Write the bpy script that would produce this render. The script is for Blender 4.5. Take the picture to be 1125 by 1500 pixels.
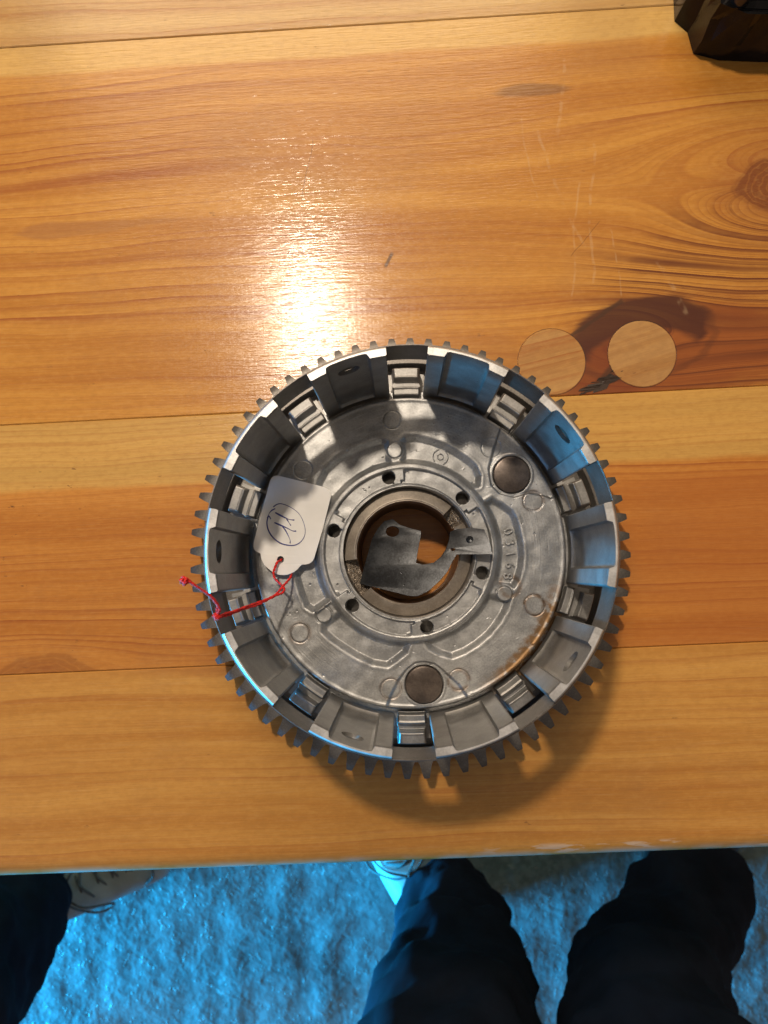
import bpy, bmesh, math, random
import numpy as np
from mathutils import Matrix, Vector, Euler
from mathutils.geometry import tessellate_polygon

S = 0.001                       # everything below is written in millimetres
TOP = 750.0                     # table top above the floor
GZ = 764.0                      # gear top face (basket frame origin) above the floor
sc = bpy.context.scene
for o in list(bpy.data.objects):
    bpy.data.objects.remove(o)
C = sc.collection

# ------------------------------------------------------------------ camera, world, lamps, exposure
cam_d = bpy.data.cameras.new('camera')
cam = bpy.data.objects.new('camera', cam_d)
C.objects.link(cam)
p_, r_ = 0.0831886, 0.0264688
Rx = Matrix.Rotation(p_, 4, 'X')
Ry = Matrix.Rotation(r_, 4, 'Y')
cam.matrix_world = Matrix.Translation((-2.0745 * S, -6.8215 * S, (259.971 + GZ) * S)) @ Rx @ Ry
cam_d.sensor_fit = 'VERTICAL'
cam_d.sensor_height = 36.0
cam_d.sensor_width = 27.0
cam_d.lens = 1050.0 / 1500.0 * 36.0
cam_d.clip_start = 0.01
cam_d.clip_end = 60.0
cam_d.dof.use_dof = True
cam_d.dof.focus_distance = 0.247
cam_d.dof.aperture_fstop = 22.0
sc.camera = cam

world = bpy.data.worlds.new('World')
sc.world = world
world.use_nodes = True
bg = world.node_tree.nodes['Background']
bg.inputs[0].default_value = (1.0, 0.80, 0.62, 1)
bg.inputs[1].default_value = 0.22


def lamp(name, kind, loc, energy, color, target=None, **kw):
    d = bpy.data.lights.new(name, kind)
    d.energy = energy
    d.color = color
    for k, v in kw.items():
        setattr(d, k, v)
    o = bpy.data.objects.new(name, d)
    C.objects.link(o)
    o.location = Vector(loc) * S
    if target is not None:
        o.rotation_euler = (Vector(target) - Vector(loc)).to_track_quat('-Z', 'Y').to_euler()
    return o


# the warm bench lamp behind the part, an added unseen fill for the room's bounce, the daylight from the open door
lamp('bench_lamp', 'POINT', (-142.0, 366.0, 780.6 + GZ), 17.4, (1.0, 0.84, 0.66), shadow_soft_size=0.025)
lamp('room_fill', 'AREA', (-400, 2300, 1900 + GZ), 36.0, (1.0, 0.79, 0.58), target=(0, 0, GZ),
     shape='RECTANGLE', size=1.8, size_y=1.4)
lamp('door_daylight', 'AREA', (-2500, -1120, 295), 900.0, (0.012, 0.48, 1.0), target=(100, -480, 150),
     shape='RECTANGLE', size=0.7, size_y=0.56)
lamp('window_daylight', 'AREA', (-1560, -880, 1620), 7.5, (0.03, 0.40, 1.0), target=(0, 0, GZ + 20),
     shape='RECTANGLE', size=1.0, size_y=0.8)

sc.view_settings.view_transform = 'Standard'
sc.view_settings.look = 'None'
sc.view_settings.gamma = 1.0
sc.view_settings.exposure = 0.0
sc.render.engine = 'CYCLES'
sc.cycles.use_denoising = True
sc.cycles.max_bounces = 6
sc.cycles.sample_clamp_indirect = 4.0

rnd = random.Random(7)
rng = np.random.default_rng(5)


# ------------------------------------------------------------------ node helpers
class G:
    """One material's node tree, with small wrappers so that fields can be written as formulas."""

    def __init__(self, name):
        self.m = bpy.data.materials.new(name)
        self.m.use_nodes = True
        self.t = self.m.node_tree
        self.bsdf = self.t.nodes['Principled BSDF']
        tc = self.t.nodes.new('ShaderNodeTexCoord')
        self.co = self.vmath('SCALE', tc.outputs['Object'], 1000.0)
        sx = self.t.nodes.new('ShaderNodeSeparateXYZ')
        self.t.links.new(self.co, sx.inputs[0])
        self.x, self.y, self.z = (F(self, sx.outputs[i]) for i in range(3))

    def vmath(self, op, a, s):
        n = self.t.nodes.new('ShaderNodeVectorMath')
        n.operation = op
        self.t.links.new(a, n.inputs[0])
        n.inputs['Scale'].default_value = s
        return n.outputs[0]

    def put(self, sock, v):
        if isinstance(v, F):
            self.t.links.new(v.s, sock)
        elif hasattr(v, 'is_linked'):
            self.t.links.new(v, sock)
        else:
            sock.default_value = v

    def m2(self, op, a, b=None, c=None):
        n = self.t.nodes.new('ShaderNodeMath')
        n.operation = op
        self.put(n.inputs[0], a)
        if b is not None:
            self.put(n.inputs[1], b)
        if c is not None:
            self.put(n.inputs[2], c)
        return F(self, n.outputs[0])

    def vec(self, x, y, z=0.0):
        n = self.t.nodes.new('ShaderNodeCombineXYZ')
        for i, v in enumerate((x, y, z)):
            self.put(n.inputs[i], v)
        return n.outputs[0]

    def noise(self, v=None, scale=1.0, detail=2.0, rough=0.5, dist=0.0):
        n = self.t.nodes.new('ShaderNodeTexNoise')
        self.put(n.inputs['Vector'], v if v is not None else self.co)
        n.inputs['Scale'].default_value = scale
        n.inputs['Detail'].default_value = detail
        n.inputs['Roughness'].default_value = rough
        n.inputs['Distortion'].default_value = dist
        return F(self, n.outputs['Fac'])

    def voronoi(self, v=None, scale=1.0, feature='F1'):
        n = self.t.nodes.new('ShaderNodeTexVoronoi')
        n.feature = feature
        self.put(n.inputs['Vector'], v if v is not None else self.co)
        n.inputs['Scale'].default_value = scale
        return F(self, n.outputs['Distance'])

    def step(self, v, a, b, lo=0.0, hi=1.0):
        n = self.t.nodes.new('ShaderNodeMapRange')
        n.interpolation_type = 'SMOOTHSTEP'
        self.put(n.inputs['Value'], v)
        n.inputs['From Min'].default_value = a
        n.inputs['From Max'].default_value = b
        n.inputs['To Min'].default_value = lo
        n.inputs['To Max'].default_value = hi
        return F(self, n.outputs[0])

    def mix(self, f, a, b):
        n = self.t.nodes.new('ShaderNodeMix')
        n.data_type = 'RGBA'
        self.put(n.inputs[0], f)
        for i, v in ((6, a), (7, b)):
            self.put(n.inputs[i], v if not isinstance(v, tuple) else (v + (1,) if len(v) == 3 else v))
        return n.outputs[2]

    def bump(self, h, strength=1.0, dist=1.0, normal=None):
        n = self.t.nodes.new('ShaderNodeBump')
        n.inputs['Strength'].default_value = strength
        n.inputs['Distance'].default_value = dist * S
        self.put(n.inputs['Height'], h)
        if normal is not None:
            self.t.links.new(normal, n.inputs['Normal'])
        return n.outputs[0]

    def seg(self, x0, y0, x1, y1, w):
        """1 on a thin straight scratch from (x0,y0) to (x1,y1), 0 elsewhere."""
        dx, dy = x1 - x0, y1 - y0
        L = math.hypot(dx, dy)
        dx, dy = dx / L, dy / L
        a = (self.x - x0) * dx + (self.y - y0) * dy
        wn = (self.noise(scale=0.05, detail=3) - 0.5) * min(6.0, L * 0.25)
        b = ((self.x - x0) * (-dy) + (self.y - y0) * dx + wn).abs()
        e = (a - L / 2).abs()
        return self.step(b, w, w * 0.3) * self.step(e, L / 2, L / 2 - 1.5)

    def set(self, **kw):
        for k, v in kw.items():
            s = self.bsdf.inputs[k.replace('_', ' ')]
            if isinstance(v, tuple) and len(v) == 3:
                v = v + (1,)
            self.put(s, v)
        return self.m


class F:
    def __init__(self, g, s):
        self.g, self.s = g, s

    def __add__(self, o): return self.g.m2('ADD', self, o)
    def __radd__(self, o): return self.g.m2('ADD', self, o)
    def __sub__(self, o): return self.g.m2('SUBTRACT', self, o)
    def __rsub__(self, o): return self.g.m2('SUBTRACT', o, self)
    def __mul__(self, o): return self.g.m2('MULTIPLY', self, o)
    def __rmul__(self, o): return self.g.m2('MULTIPLY', self, o)
    def __truediv__(self, o): return self.g.m2('DIVIDE', self, o)
    def __rtruediv__(self, o): return self.g.m2('DIVIDE', o, self)
    def __pow__(self, o): return self.g.m2('POWER', self, o)
    def abs(self): return self.g.m2('ABSOLUTE', self)
    def fract(self): return self.g.m2('FRACT', self)
    def sqrt(self): return self.g.m2('SQRT', self)
    def exp(self): return self.g.m2('EXPONENT', self)
    def max(self, o): return self.g.m2('MAXIMUM', self, o)
    def min(self, o): return self.g.m2('MINIMUM', self, o)
    def clamp(self): return self.max(0.0).min(1.0)


# ------------------------------------------------------------------ mesh helpers
def mesh(name, v, f, smooth=False, angle=None):
    me = bpy.data.meshes.new(name)
    me.from_pydata([tuple(q) for q in (np.asarray(v, float) * S)], [], f)
    me.update()
    if smooth:
        me.polygons.foreach_set('use_smooth', [True] * len(me.polygons))
        if angle is not None:
            me.set_sharp_from_angle(angle=math.radians(angle))
    return me


def put(name, me, mat, parent=None, loc=(0, 0, 0), rz=0.0):
    o = bpy.data.objects.new(name, me)
    C.objects.link(o)
    if mat is not None and len(me.materials) == 0:
        me.materials.append(mat)
    o.parent = parent
    o.location = Vector(loc) * S
    o.rotation_euler = (0, 0, rz)
    return o


def empty(name, label, cat, loc, rz=0.0, group=None):
    o = bpy.data.objects.new(name, None)
    C.objects.link(o)
    o.empty_display_size = 0.02
    o.location = Vector(loc) * S
    o.rotation_euler = (0, 0, rz)
    o['label'] = label
    o['category'] = cat
    if group:
        o['group'] = group
    return o


def grid_faces(nu, nv, wrap_u=False):
    f = []
    for i in range(nu if wrap_u else nu - 1):
        i2 = (i + 1) % nu
        for j in range(nv - 1):
            f.append((i * nv + j, i2 * nv + j, i2 * nv + j + 1, i * nv + j + 1))
    return f


def lathe(name, prof, n=180, a0=0.0, a1=360.0, closed=True, angle=30):
    """Solid of revolution of a closed (r, z) outline."""
    full = abs(a1 - a0) >= 359.9
    th = np.radians(np.linspace(a0, a1, n, endpoint=not full))
    k = len(prof)
    v = [(r * math.cos(t), r * math.sin(t), z) for t in th for r, z in prof]
    f = []
    for i in range(n if full else n - 1):
        i2 = (i + 1) % n
        for j in range(k if closed else k - 1):
            j2 = (j + 1) % k
            f.append((i * k + j, i2 * k + j, i2 * k + j2, i * k + j2))
    if not full and closed:
        f.append(tuple(range(k))[::-1])
        f.append(tuple((n - 1) * k + j for j in range(k)))
    me = mesh(name, v, f, True, angle)
    fix(me)
    return me


def fix(me):
    bm = bmesh.new()
    bm.from_mesh(me)
    bmesh.ops.recalc_face_normals(bm, faces=bm.faces)
    bm.to_mesh(me)
    bm.free()


def catmull(pts, n=8, closed=False):
    p = np.asarray(pts, float)
    if closed:
        p = np.vstack([p[-1], p, p[0], p[1]])
    else:
        p = np.vstack([2 * p[0] - p[1], p, 2 * p[-1] - p[-2]])
    out = []
    for i in range(1, len(p) - 2):
        for t in np.linspace(0, 1, n, endpoint=False):
            a, b, c, d = p[i - 1], p[i], p[i + 1], p[i + 2]
            out.append(0.5 * ((2 * b) + (c - a) * t + (2 * a - 5 * b + 4 * c - d) * t * t + (3 * b - a - 3 * c + d) * t ** 3))
    if not closed:
        out.append(p[-2])
    return np.array(out)


def tube(pts, rad, ns=8, flat=1.0):
    """verts, faces of a tube along a polyline; rad is a number or a list; flat squashes it in z."""
    p = np.asarray(pts, float)
    n = len(p)
    rad = np.broadcast_to(np.asarray(rad, float), (n,))
    t = np.gradient(p, axis=0)
    t /= np.linalg.norm(t, axis=1)[:, None] + 1e-9
    v = []
    up = np.array([0, 0, 1.0])
    for i in range(n):
        a = np.cross(t[i], up)
        if np.linalg.norm(a) < 1e-3:
            a = np.array([1.0, 0, 0])
        a /= np.linalg.norm(a)
        b = np.cross(a, t[i])
        for k in range(ns):
            g = 2 * math.pi * k / ns
            v.append(p[i] + rad[i] * (math.cos(g) * a + flat * math.sin(g) * b))
    f = [(i * ns + k, i * ns + (k + 1) % ns, (i + 1) * ns + (k + 1) % ns, (i + 1) * ns + k)
         for i in range(n - 1) for k in range(ns)]
    f.append(tuple(range(ns))[::-1])
    f.append(tuple((n - 1) * ns + k for k in range(ns)))
    return v, f


def join(parts):
    v, f = [], []
    for a, b in parts:
        n = len(v)
        v += [tuple(q) for q in a]
        f += [tuple(i + n for i in q) for q in b]
    return v, f


def box(x0, x1, y0, y1, z0, z1):
    v = [(x, y, z) for z in (z0, z1) for y in (y0, y1) for x in (x0, x1)]
    return v, [(0, 2, 3, 1), (4, 5, 7, 6), (0, 1, 5, 4), (2, 6, 7, 3), (0, 4, 6, 2), (1, 3, 7, 5)]


def bevel(me, w, seg=2, angle=30):
    bm = bmesh.new()
    bm.from_mesh(me)
    bmesh.ops.recalc_face_normals(bm, faces=bm.faces)
    e = [x for x in bm.edges if len(x.link_faces) == 2 and x.calc_face_angle(0) > math.radians(angle)]
    bmesh.ops.bevel(bm, geom=e, offset=w * S, segments=seg, profile=0.5, affect='EDGES', clamp_overlap=True)
    bm.to_mesh(me)
    bm.free()
    me.polygons.foreach_set('use_smooth', [True] * len(me.polygons))
    me.set_sharp_from_angle(angle=math.radians(40))
    return me


def prism(name, outer, holes, zf, thick, smooth=False):
    """Plate cut to an outline with holes; zf(x, y) is its top face."""
    loops = [list(outer)] + [list(h) for h in holes]
    flat = [q for lp in loops for q in lp]
    tri = tessellate_polygon([[Vector((x, y, 0)) for x, y in lp] for lp in loops])
    n = len(flat)
    v = [(x, y, zf(x, y)) for x, y in flat] + [(x, y, zf(x, y) - thick) for x, y in flat]
    f = [tuple(t) for t in tri] + [tuple(i + n for i in t)[::-1] for t in tri]
    s = 0
    for lp in loops:
        k = len(lp)
        for i in range(k):
            a, b = s + i, s + (i + 1) % k
            f.append((a, b, b + n, a + n))
        s += k
    me = mesh(name, v, f)
    fix(me)
    return me


def ring_pts(cx, cy, r, n=20, ry=None):
    return [(cx + r * math.cos(2 * math.pi * i / n), cy + (ry or r) * math.sin(2 * math.pi * i / n)) for i in range(n)]


def sstep(x, a, b):
    t = np.clip((x - a) / (b - a), 0, 1)
    return t * t * (3 - 2 * t)


def sdf_poly(X, Y, poly):
    p = np.asarray(poly, float)
    d = np.full(X.shape, 1e9)
    inside = np.zeros(X.shape, bool)
    for i in range(len(p)):
        a, b = p[i], p[(i + 1) % len(p)]
        e = b - a
        wx, wy = X - a[0], Y - a[1]
        t = np.clip((wx * e[0] + wy * e[1]) / (e @ e + 1e-12), 0, 1)
        d = np.minimum(d, (wx - t * e[0]) ** 2 + (wy - t * e[1]) ** 2)
        c = (a[1] > Y) != (b[1] > Y)
        if abs(e[1]) > 1e-9:
            inside ^= c & (X < a[0] + e[0] * (Y - a[1]) / e[1])
    d = np.sqrt(d)
    return np.where(inside, -d, d)


# ------------------------------------------------------------------ materials
def metal(name, base, dark, metallic, rough, grain=0.10, bump=0.35, streak=False, stain=False):
    g = G(name)
    n1 = g.noise(scale=0.16, detail=5, rough=0.6)
    n2 = g.noise(scale=1.6, detail=3)
    n3 = g.noise(scale=5.0, detail=2)
    col = g.mix(g.step(n1 * 0.65 + n2 * 0.35, 0.36, 0.66), dark, base)
    h = n2 * 0.6 + n3 * 0.4
    ro = n1 * 0.22 + (rough - 0.11) + (n3 - 0.5) * grain
    if streak:
        r = (g.x * g.x + g.y * g.y).sqrt()
        a = g.m2('ARCTAN2', g.y, g.x)
        # turned marks that sweep round the outer land, strongest low on the disc
        w = g.noise(g.vec(g.m2('SINE', a) * 5.0 + r * 0.12, g.m2('COSINE', a) * 5.0 - r * 0.1, r * 2.6), 1.0, 3, 0.6)
        m = g.step(r, 39.0, 42.0) * g.step(r, 53.5, 51.0)
        low = g.step(g.noise(scale=0.05, detail=2), 0.38, 0.6)
        col = g.mix(g.step(w, 0.55, 0.75) * m * low * 0.6, col, (0.72, 0.72, 0.71))
        h = h + w * m * low * 1.6
        ro = ro - g.step(w, 0.5, 0.7) * m * 0.10
    if stain:
        q = g.noise(scale=0.35, detail=4, rough=0.65)
        band = g.step(r + (q - 0.5) * 6.0, 48.0, 51.0) * g.step(a, -1.15, -0.85) * g.step(a, -0.10, -0.4)
        col = g.mix((band * g.step(q, 0.30, 0.52) * 0.9).clamp(), col, (0.22, 0.115, 0.035))
        for cx, cy, k in ((42.36, 17.4, .45), (42.24, -18.0, .8), (16.64, -42.95, .6), (-6.2, -46.1, .35), (-37.1, -27.7, .4), (34.2, -11.6, .6)):
            d = ((g.x - cx) * (g.x - cx) + (g.y - cy) * (g.y - cy)).sqrt()
            rg = g.step((d - 3.4).abs(), 1.3, 0.1) * g.step(q, 0.30, 0.58) * k
            col = g.mix(rg.clamp(), col, (0.16, 0.09, 0.04))
    pit = g.step(g.voronoi(scale=0.33), 0.10, 0.03) * g.step(g.noise(scale=0.2), 0.5, 0.6)
    col = g.mix(pit * 0.8, col, tuple(c * 0.25 for c in dark))
    g.set(Base_Color=col, Metallic=metallic, Roughness=ro.clamp(),
          Normal=g.bump(h - pit * 2.0, bump, 0.12))
    return g.m


M_CAST = metal('cast_aluminium', (0.45, 0.457, 0.46), (0.275, 0.281, 0.284), 0.72, 0.44, bump=0.38, streak=True, stain=True)
M_FINGER = metal('finger_aluminium', (0.345, 0.34, 0.33), (0.235, 0.232, 0.225), 0.70, 0.46, bump=0.25)
M_TOP = metal('machined_aluminium', (0.70, 0.70, 0.69), (0.48, 0.48, 0.47), 0.5, 0.40, bump=0.25)
M_GEAR = metal('gear_steel', (0.20, 0.186, 0.17), (0.115, 0.106, 0.098), 0.7, 0.42, bump=0.3)
M_RIVET = metal('rivet_steel', (0.13, 0.105, 0.09), (0.075, 0.06, 0.052), 0.6, 0.34, bump=0.15)
M_RING = metal('bearing_steel', (0.44, 0.39, 0.33), (0.30, 0.26, 0.22), 0.6, 0.46, bump=0.2)
M_PLATE = metal('plate_steel', (0.082, 0.088, 0.096), (0.04, 0.042, 0.046), 0.8, 0.34, bump=0.3)


def plain(name, col, rough=0.5, metallic=0.0, var=0.2, scale=0.3, bump=0.0, **kw):
    g = G(name)
    n = g.noise(scale=scale, detail=4)
    c = g.mix(g.step(n, 0.3, 0.7), tuple(x * (1 - var) for x in col), tuple(min(1, x * (1 + var)) for x in col))
    a = dict(Base_Color=c, Roughness=rough, Metallic=metallic)
    if bump:
        a['Normal'] = g.bump(g.noise(scale=scale * 8, detail=3), bump, 0.2)
    a.update(kw)
    g.set(**a)
    return g.m


M_PAPER = plain('tag_paper', (0.88, 0.88, 0.87), 0.6, var=0.03, scale=0.15, bump=0.08)
M_INK = plain('blue_ink', (0.035, 0.045, 0.26), 0.5, var=0.3, scale=0.6)
M_STRING = plain('red_string', (0.74, 0.022, 0.016), 0.75, var=0.35, scale=1.5, bump=0.5)
M_BLACK = plain('black_part', (0.006, 0.0055, 0.006), 0.14, 0.0, var=0.5, scale=0.1, bump=0.15, Specular_IOR_Level=0.2)
M_BROWN = plain('brown_cover', (0.042, 0.026, 0.019), 0.35, 0.2, var=0.3, scale=0.1)
M_BOLT = plain('dark_bolt', (0.07, 0.07, 0.075), 0.25, 0.8, var=0.3, scale=0.2)
M_CLOTH = plain('black_trousers', (0.012, 0.014, 0.024), 0.95, var=0.3, scale=0.02, bump=0.4, Specular_IOR_Level=0.12)
M_SHOE = plain('pale_leather', (0.30, 0.31, 0.31), 0.5, var=0.15, scale=0.03, bump=0.2)
M_SOLE = plain('pale_rubber', (0.34, 0.34, 0.33), 0.6, var=0.1, scale=0.03)
M_DARKSHOE = plain('black_leather', (0.015, 0.015, 0.016), 0.4, var=0.3, scale=0.03)
M_LACE = plain('dark_lace', (0.10, 0.10, 0.105), 0.8, var=0.2, scale=0.2)

TROT = math.radians(2.79)
ct, st_ = math.cos(TROT), math.sin(TROT)


def uv(x, y):
    return x * ct + y * st_, -x * st_ + y * ct


def wood(name, seed, pale_edge=None, pale_above=True, knots=(), spacing=5.0, lines=0.75,
         orange=(0.58, 0.255, 0.042), pale=(0.70, 0.42, 0.115), dark=(0.34, 0.092, 0.017), extra=None, soft=0.0):
    """Varnished pine. knots: (u, v, radius, stretch, darkness)."""
    g = G(name)
    u, v = g.x, g.y
    wob = g.noise(g.vec(u * 0.006 + seed, v * 0.012 + seed * 2, seed), 1.0, 2) - 0.5
    wob2 = g.noise(g.vec(u * 0.03 + seed * 3, v * 0.05, seed), 1.0, 2) - 0.5
    w = v + wob * 16.0 + wob2 * 1.6 + u * 0.01
    kd = None
    for (ku, kv, R, stx, dk) in knots:
        du, dv = (u - ku) / stx, v - kv
        d2 = du * du + dv * dv
        w = w - dv * (R * R) / (d2 + R * R * 0.35)
    # growth rings: slow colour rise then a sharp dark latewood edge, uneven spacing
    tt = w / spacing + (g.noise(g.vec(w * 0.09 + seed, u * 0.0012, seed), 1.0, 1) - 0.5) * 4.5
    sw = tt.fract()
    late = (sw ** 3.5) * g.step(sw, 1.0, 0.94)
    amp = g.step(g.noise(g.vec(w * 0.05 + seed * 5, u * 0.004, 2.0 + seed), 1.0, 2), 0.38, 0.66)
    fine = g.noise(g.vec(u * 0.018, w * 1.1 + seed, seed), 1.0, 3, 0.6)
    tone = g.noise(g.vec(u * 0.004 + seed, w * 0.10, seed * 1.7), 1.0, 3)
    fib = g.noise(g.vec(u * 0.06, v * 2.4, seed), 1.0, 2)
    mot = g.noise(g.vec(u * 0.30, v * 0.55, seed + 12), 1.0, 3, 0.6)
    ora = g.mix(g.step(tone, 0.32, 0.68), tuple(c * f for c, f in zip(orange, (0.86, 0.78, 0.68))),
                tuple(c * f for c, f in zip(orange, (1.10, 1.16, 1.22))))
    if pale_edge is not None:
        e = v + wob2 * 3.0 - pale_edge
        pm = g.step(e, -1.6, 1.6) if pale_above else g.step(e, 1.6, -1.6)
        col = g.mix(pm, ora, g.mix(g.step(tone, 0.3, 0.7), tuple(c * 0.93 for c in pale), tuple(c * 1.06 for c in pale)))
        lk = 1.0 - pm * 0.62
    else:
        col = ora
        lk = None
    t2 = tt * 3.3 + (g.noise(g.vec(w * 0.4, u * 0.002, seed), 1.0, 1) - 0.5) * 2.0
    s2 = t2.fract()
    late2 = (s2 ** 3.0) * g.step(s2, 1.0, 0.9) * (1.0 - amp * 0.5)
    brk = g.step(g.noise(g.vec(u * 0.012, w * 0.6, seed + 2), 1.0, 3, 0.6), 0.3, 0.6)
    lm = (late * (amp * 0.9 + 0.1) * 1.15 + late2 * 0.34) * (brk * 0.6 + 0.4) * lines
    if lk is not None:
        lm = lm * lk
    col = g.mix(lm.clamp(), col, dark)
    col = g.mix((g.step(fine, 0.52, 0.75) * 0.18), col, dark)
    col = g.mix((g.step(fib, 0.5, 0.8) * 0.12), col, (0.70, 0.46, 0.22))
    dk_all = None
    for (ku, kv, R, stx, dk) in knots:
        if dk <= 0:
            continue
        du, dv = (u - ku) / stx, v - kv
        wn = g.noise(g.vec(u * 0.05 + seed, v * 0.05, seed + 4), 1.0, 3) - 0.5
        d = (du * du + dv * dv).sqrt() + wn * R * 1.5
        halo = g.step(d, R * 2.3, R * 0.5)
        core = g.step(d, R * 1.02, R * 0.80)
        rr = g.step(((d / 2.1).fract() - 0.5).abs(), 0.5, 0.28)
        col = g.mix((halo * dk * 0.62), col, (0.27, 0.075, 0.022))
        col = g.mix((core * dk * (0.5 + rr * 0.4)), col, (0.15, 0.032, 0.011))
    col = g.mix(g.step(mot, 0.42, 0.70) * 0.17, col, tuple(c * 0.55 for c in orange))
    col = g.mix(g.step(mot, 0.52, 0.28) * 0.12, col, pale)
    # flecks and dirt
    fl = g.step(g.noise(g.vec(u * 0.12, v * 0.34, seed + 9), 1.0, 3, 0.65), 0.70, 0.78)
    col = g.mix(fl * 0.5, col, (0.13, 0.06, 0.025))
    dirt = g.step(g.noise(scale=0.016, detail=4, rough=0.6), 0.52, 0.75)
    col = g.mix(dirt * 0.20, col, (0.30, 0.16, 0.07))
    g.rings = late * 0.8 + late2 * 0.5
    if extra is not None:
        col = extra(g, col)
    # varnish brushed along the grain: fine grooves, cross scuffs, so that the lamp glints as a streak
    gro = g.noise(g.vec(u * 0.12, v * 1.4, seed), 1.0, 2, 0.6)
    gro2 = g.noise(g.vec(u * 0.9, v * 1.8, seed + 3), 1.0, 2, 0.6)
    scf = g.noise(g.vec(u * 1.2, v * 0.035, seed + 6), 1.0, 2, 0.6)
    hb = gro * 0.85 + gro2 * 0.13 + scf * 0.08 - late * 0.15
    g.set(Base_Color=col, Roughness=g.step(gro2, 0.3, 0.7, 0.14, 0.22), Specular_IOR_Level=0.5, Coat_Weight=0.27, Coat_Roughness=0.42, Coat_IOR=1.5,
          Normal=g.bump(hb, 0.8, 0.13))
    return g.m


def extra_p2(g, col):
    # faded spear, dark smear, pale scratches in the varnish
    su, sv = uv(-122, 131)
    n = g.noise(g.vec(g.x * 0.03, g.y * 0.2, 3.0), 1.0, 3) - 0.5
    e = (g.x - su) / 44.0
    hw = (1.0 - e) * 3.4 * g.step(e, -1.0, -0.45) - 0.9 + n * 5.0
    sp = g.step(g.y - sv - g.x * 0.06 - 8.0 + n * 3, -0.6, 0.6) * 0 + g.step(((g.y - sv) - e * 2.0).abs() - hw, 0.8, -1.2) * g.step(e.abs(), 1.0, 0.88)
    col = g.mix(sp * 0.5, col, (0.36, 0.15, 0.05))
    # the cut-out knot round the plugs: red heartwood, a dark crescent over it
    n2 = g.noise(g.vec(g.x * 0.035, g.y * 0.16, 5.0), 1.0, 4, 0.6) - 0.5

    def ell(cx, cy, rx, ry, tilt=0.0):
        a, b = uv(cx, cy)
        ca, sa = math.cos(tilt), math.sin(tilt)
        dx, dy = g.x - a, g.y - b
        return (((dx * ca + dy * sa) / rx) ** 2.0 + ((dy * ca - dx * sa) / ry) ** 2.0).sqrt()
    red = g.step(ell(112, 77, 76, 27, 0.10) + n2 * 0.9, 1.08, 0.35)
    col = g.mix(red * 0.78, col, (0.27, 0.058, 0.015))
    flow = g.step(ell(125, 92, 75, 55, 0.2) + n2 * 0.5, 1.0, 0.5)
    col = g.mix((flow * g.rings * 1.5).clamp(), col, (0.15, 0.042, 0.014))
    red2 = g.step(ell(76, 72, 26, 17, 0.25) + n2 * 0.5, 1.0, 0.6)
    col = g.mix(red2 * 0.7, col, (0.19, 0.042, 0.014))
    cres = g.step(ell(90, 86, 29, 14.5, 0.16) + n2 * 0.35, 1.02, 0.86) * g.step(ell(92, 73, 24, 15, 0.1) + n2 * 0.3, 0.86, 1.06)
    col = g.mix(cres * 0.9, col, (0.075, 0.022, 0.013))
    rim = g.step((ell(91, 83, 28, 15, 0.16) + n2 * 0.3 - 1.0).abs(), 0.10, 0.02)
    col = g.mix(rim * 0.4, col, (0.10, 0.032, 0.014))
    mu, mv = uv(50, 186)
    d = (((g.x - mu) / 17.0) ** 2.0 + ((g.y - mv) / 3.6) ** 2.0).sqrt() + n * 1.2
    col = g.mix(g.step(d, 1.0, 0.5) * 0.55, col, (0.16, 0.075, 0.035))
    for x0, y0, x1, y1, w in ((63, 200, 60, 165, .9), (52, 170, 62, 137, .9), (62, 137, 70, 120, .8), (73, 165, 72, 105, .8),
                              (68, 150, 63, 100, .6), (96, 115, 108, 92, 1.2), (80, 130, 83, 100, .5), (45, 175, 51, 140, .6)):
        a, b = uv(x0, y0), uv(x1, y1)
        col = g.mix(g.seg(a[0], a[1], b[0], b[1], w) * g.step(g.noise(scale=0.25, detail=2), 0.35, 0.6) * 0.20, col, (0.72, 0.52, 0.30))
    for x0, y0, x1, y1, w in ((-9.5, 112.5, -6, 119.5, 1.0), (62, 84, 84, 99.5, 1.1), (72, 64, 84, 79, 2.2), (66, 62, 80, 70, 1.6), (78, 66, 88, 74, 0.9),
                              (64, 116, 75, 132, .22), (-43, 140, -39, 167, .25)):
        a, b = uv(x0, y0), uv(x1, y1)
        col = g.mix(g.seg(a[0], a[1], b[0], b[1], w) * (0.8 if w > 0.5 else 0.45), col, (0.075, 0.032, 0.016))
    return col


def extra_p3(g, col):
    # redder heartwood towards the right end, dark specks left of the part
    red = g.step(g.x + (g.noise(g.vec(g.x * 0.01, g.y * 0.06, 2.0), 1.0, 3) - 0.5) * 90.0, 40.0, 120.0) * g.step(g.y, 30.0, 22.0)
    col = g.mix(red * 0.5, col, (0.40, 0.115, 0.022))
    sp = g.step(g.noise(g.vec(g.x * 0.22, g.y * 0.45, 7.0), 1.0, 3, 0.6), 0.63, 0.70) * g.step(g.noise(scale=0.03, detail=2), 0.48, 0.62) * g.step(g.x, -60.0, -85.0)
    return g.mix(sp * 0.75, col, (0.11, 0.045, 0.018))


def extra_p4(g, col):
    # chipped varnish along the front edge
    n = g.noise(g.vec(g.x * 0.05, g.y * 0.25, 1.0), 1.0, 4, 0.6)
    chip = g.step(n, 0.56, 0.62) * g.step((g.y + 111.0).abs(), 3.0, 1.2) * g.step(g.x, 10.0, 40.0)
    col = g.mix(chip * 0.85, col, (0.66, 0.50, 0.36))
    wear_sheen = g.step(g.y, -110.0, -114.0) * g.step(g.noise(scale=0.05, detail=3), 0.35, 0.6)  # worn patches, with pale daylight on the rounded edge painted in
    return g.mix(wear_sheen * 0.7, col, (0.62, 0.57, 0.52))


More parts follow.
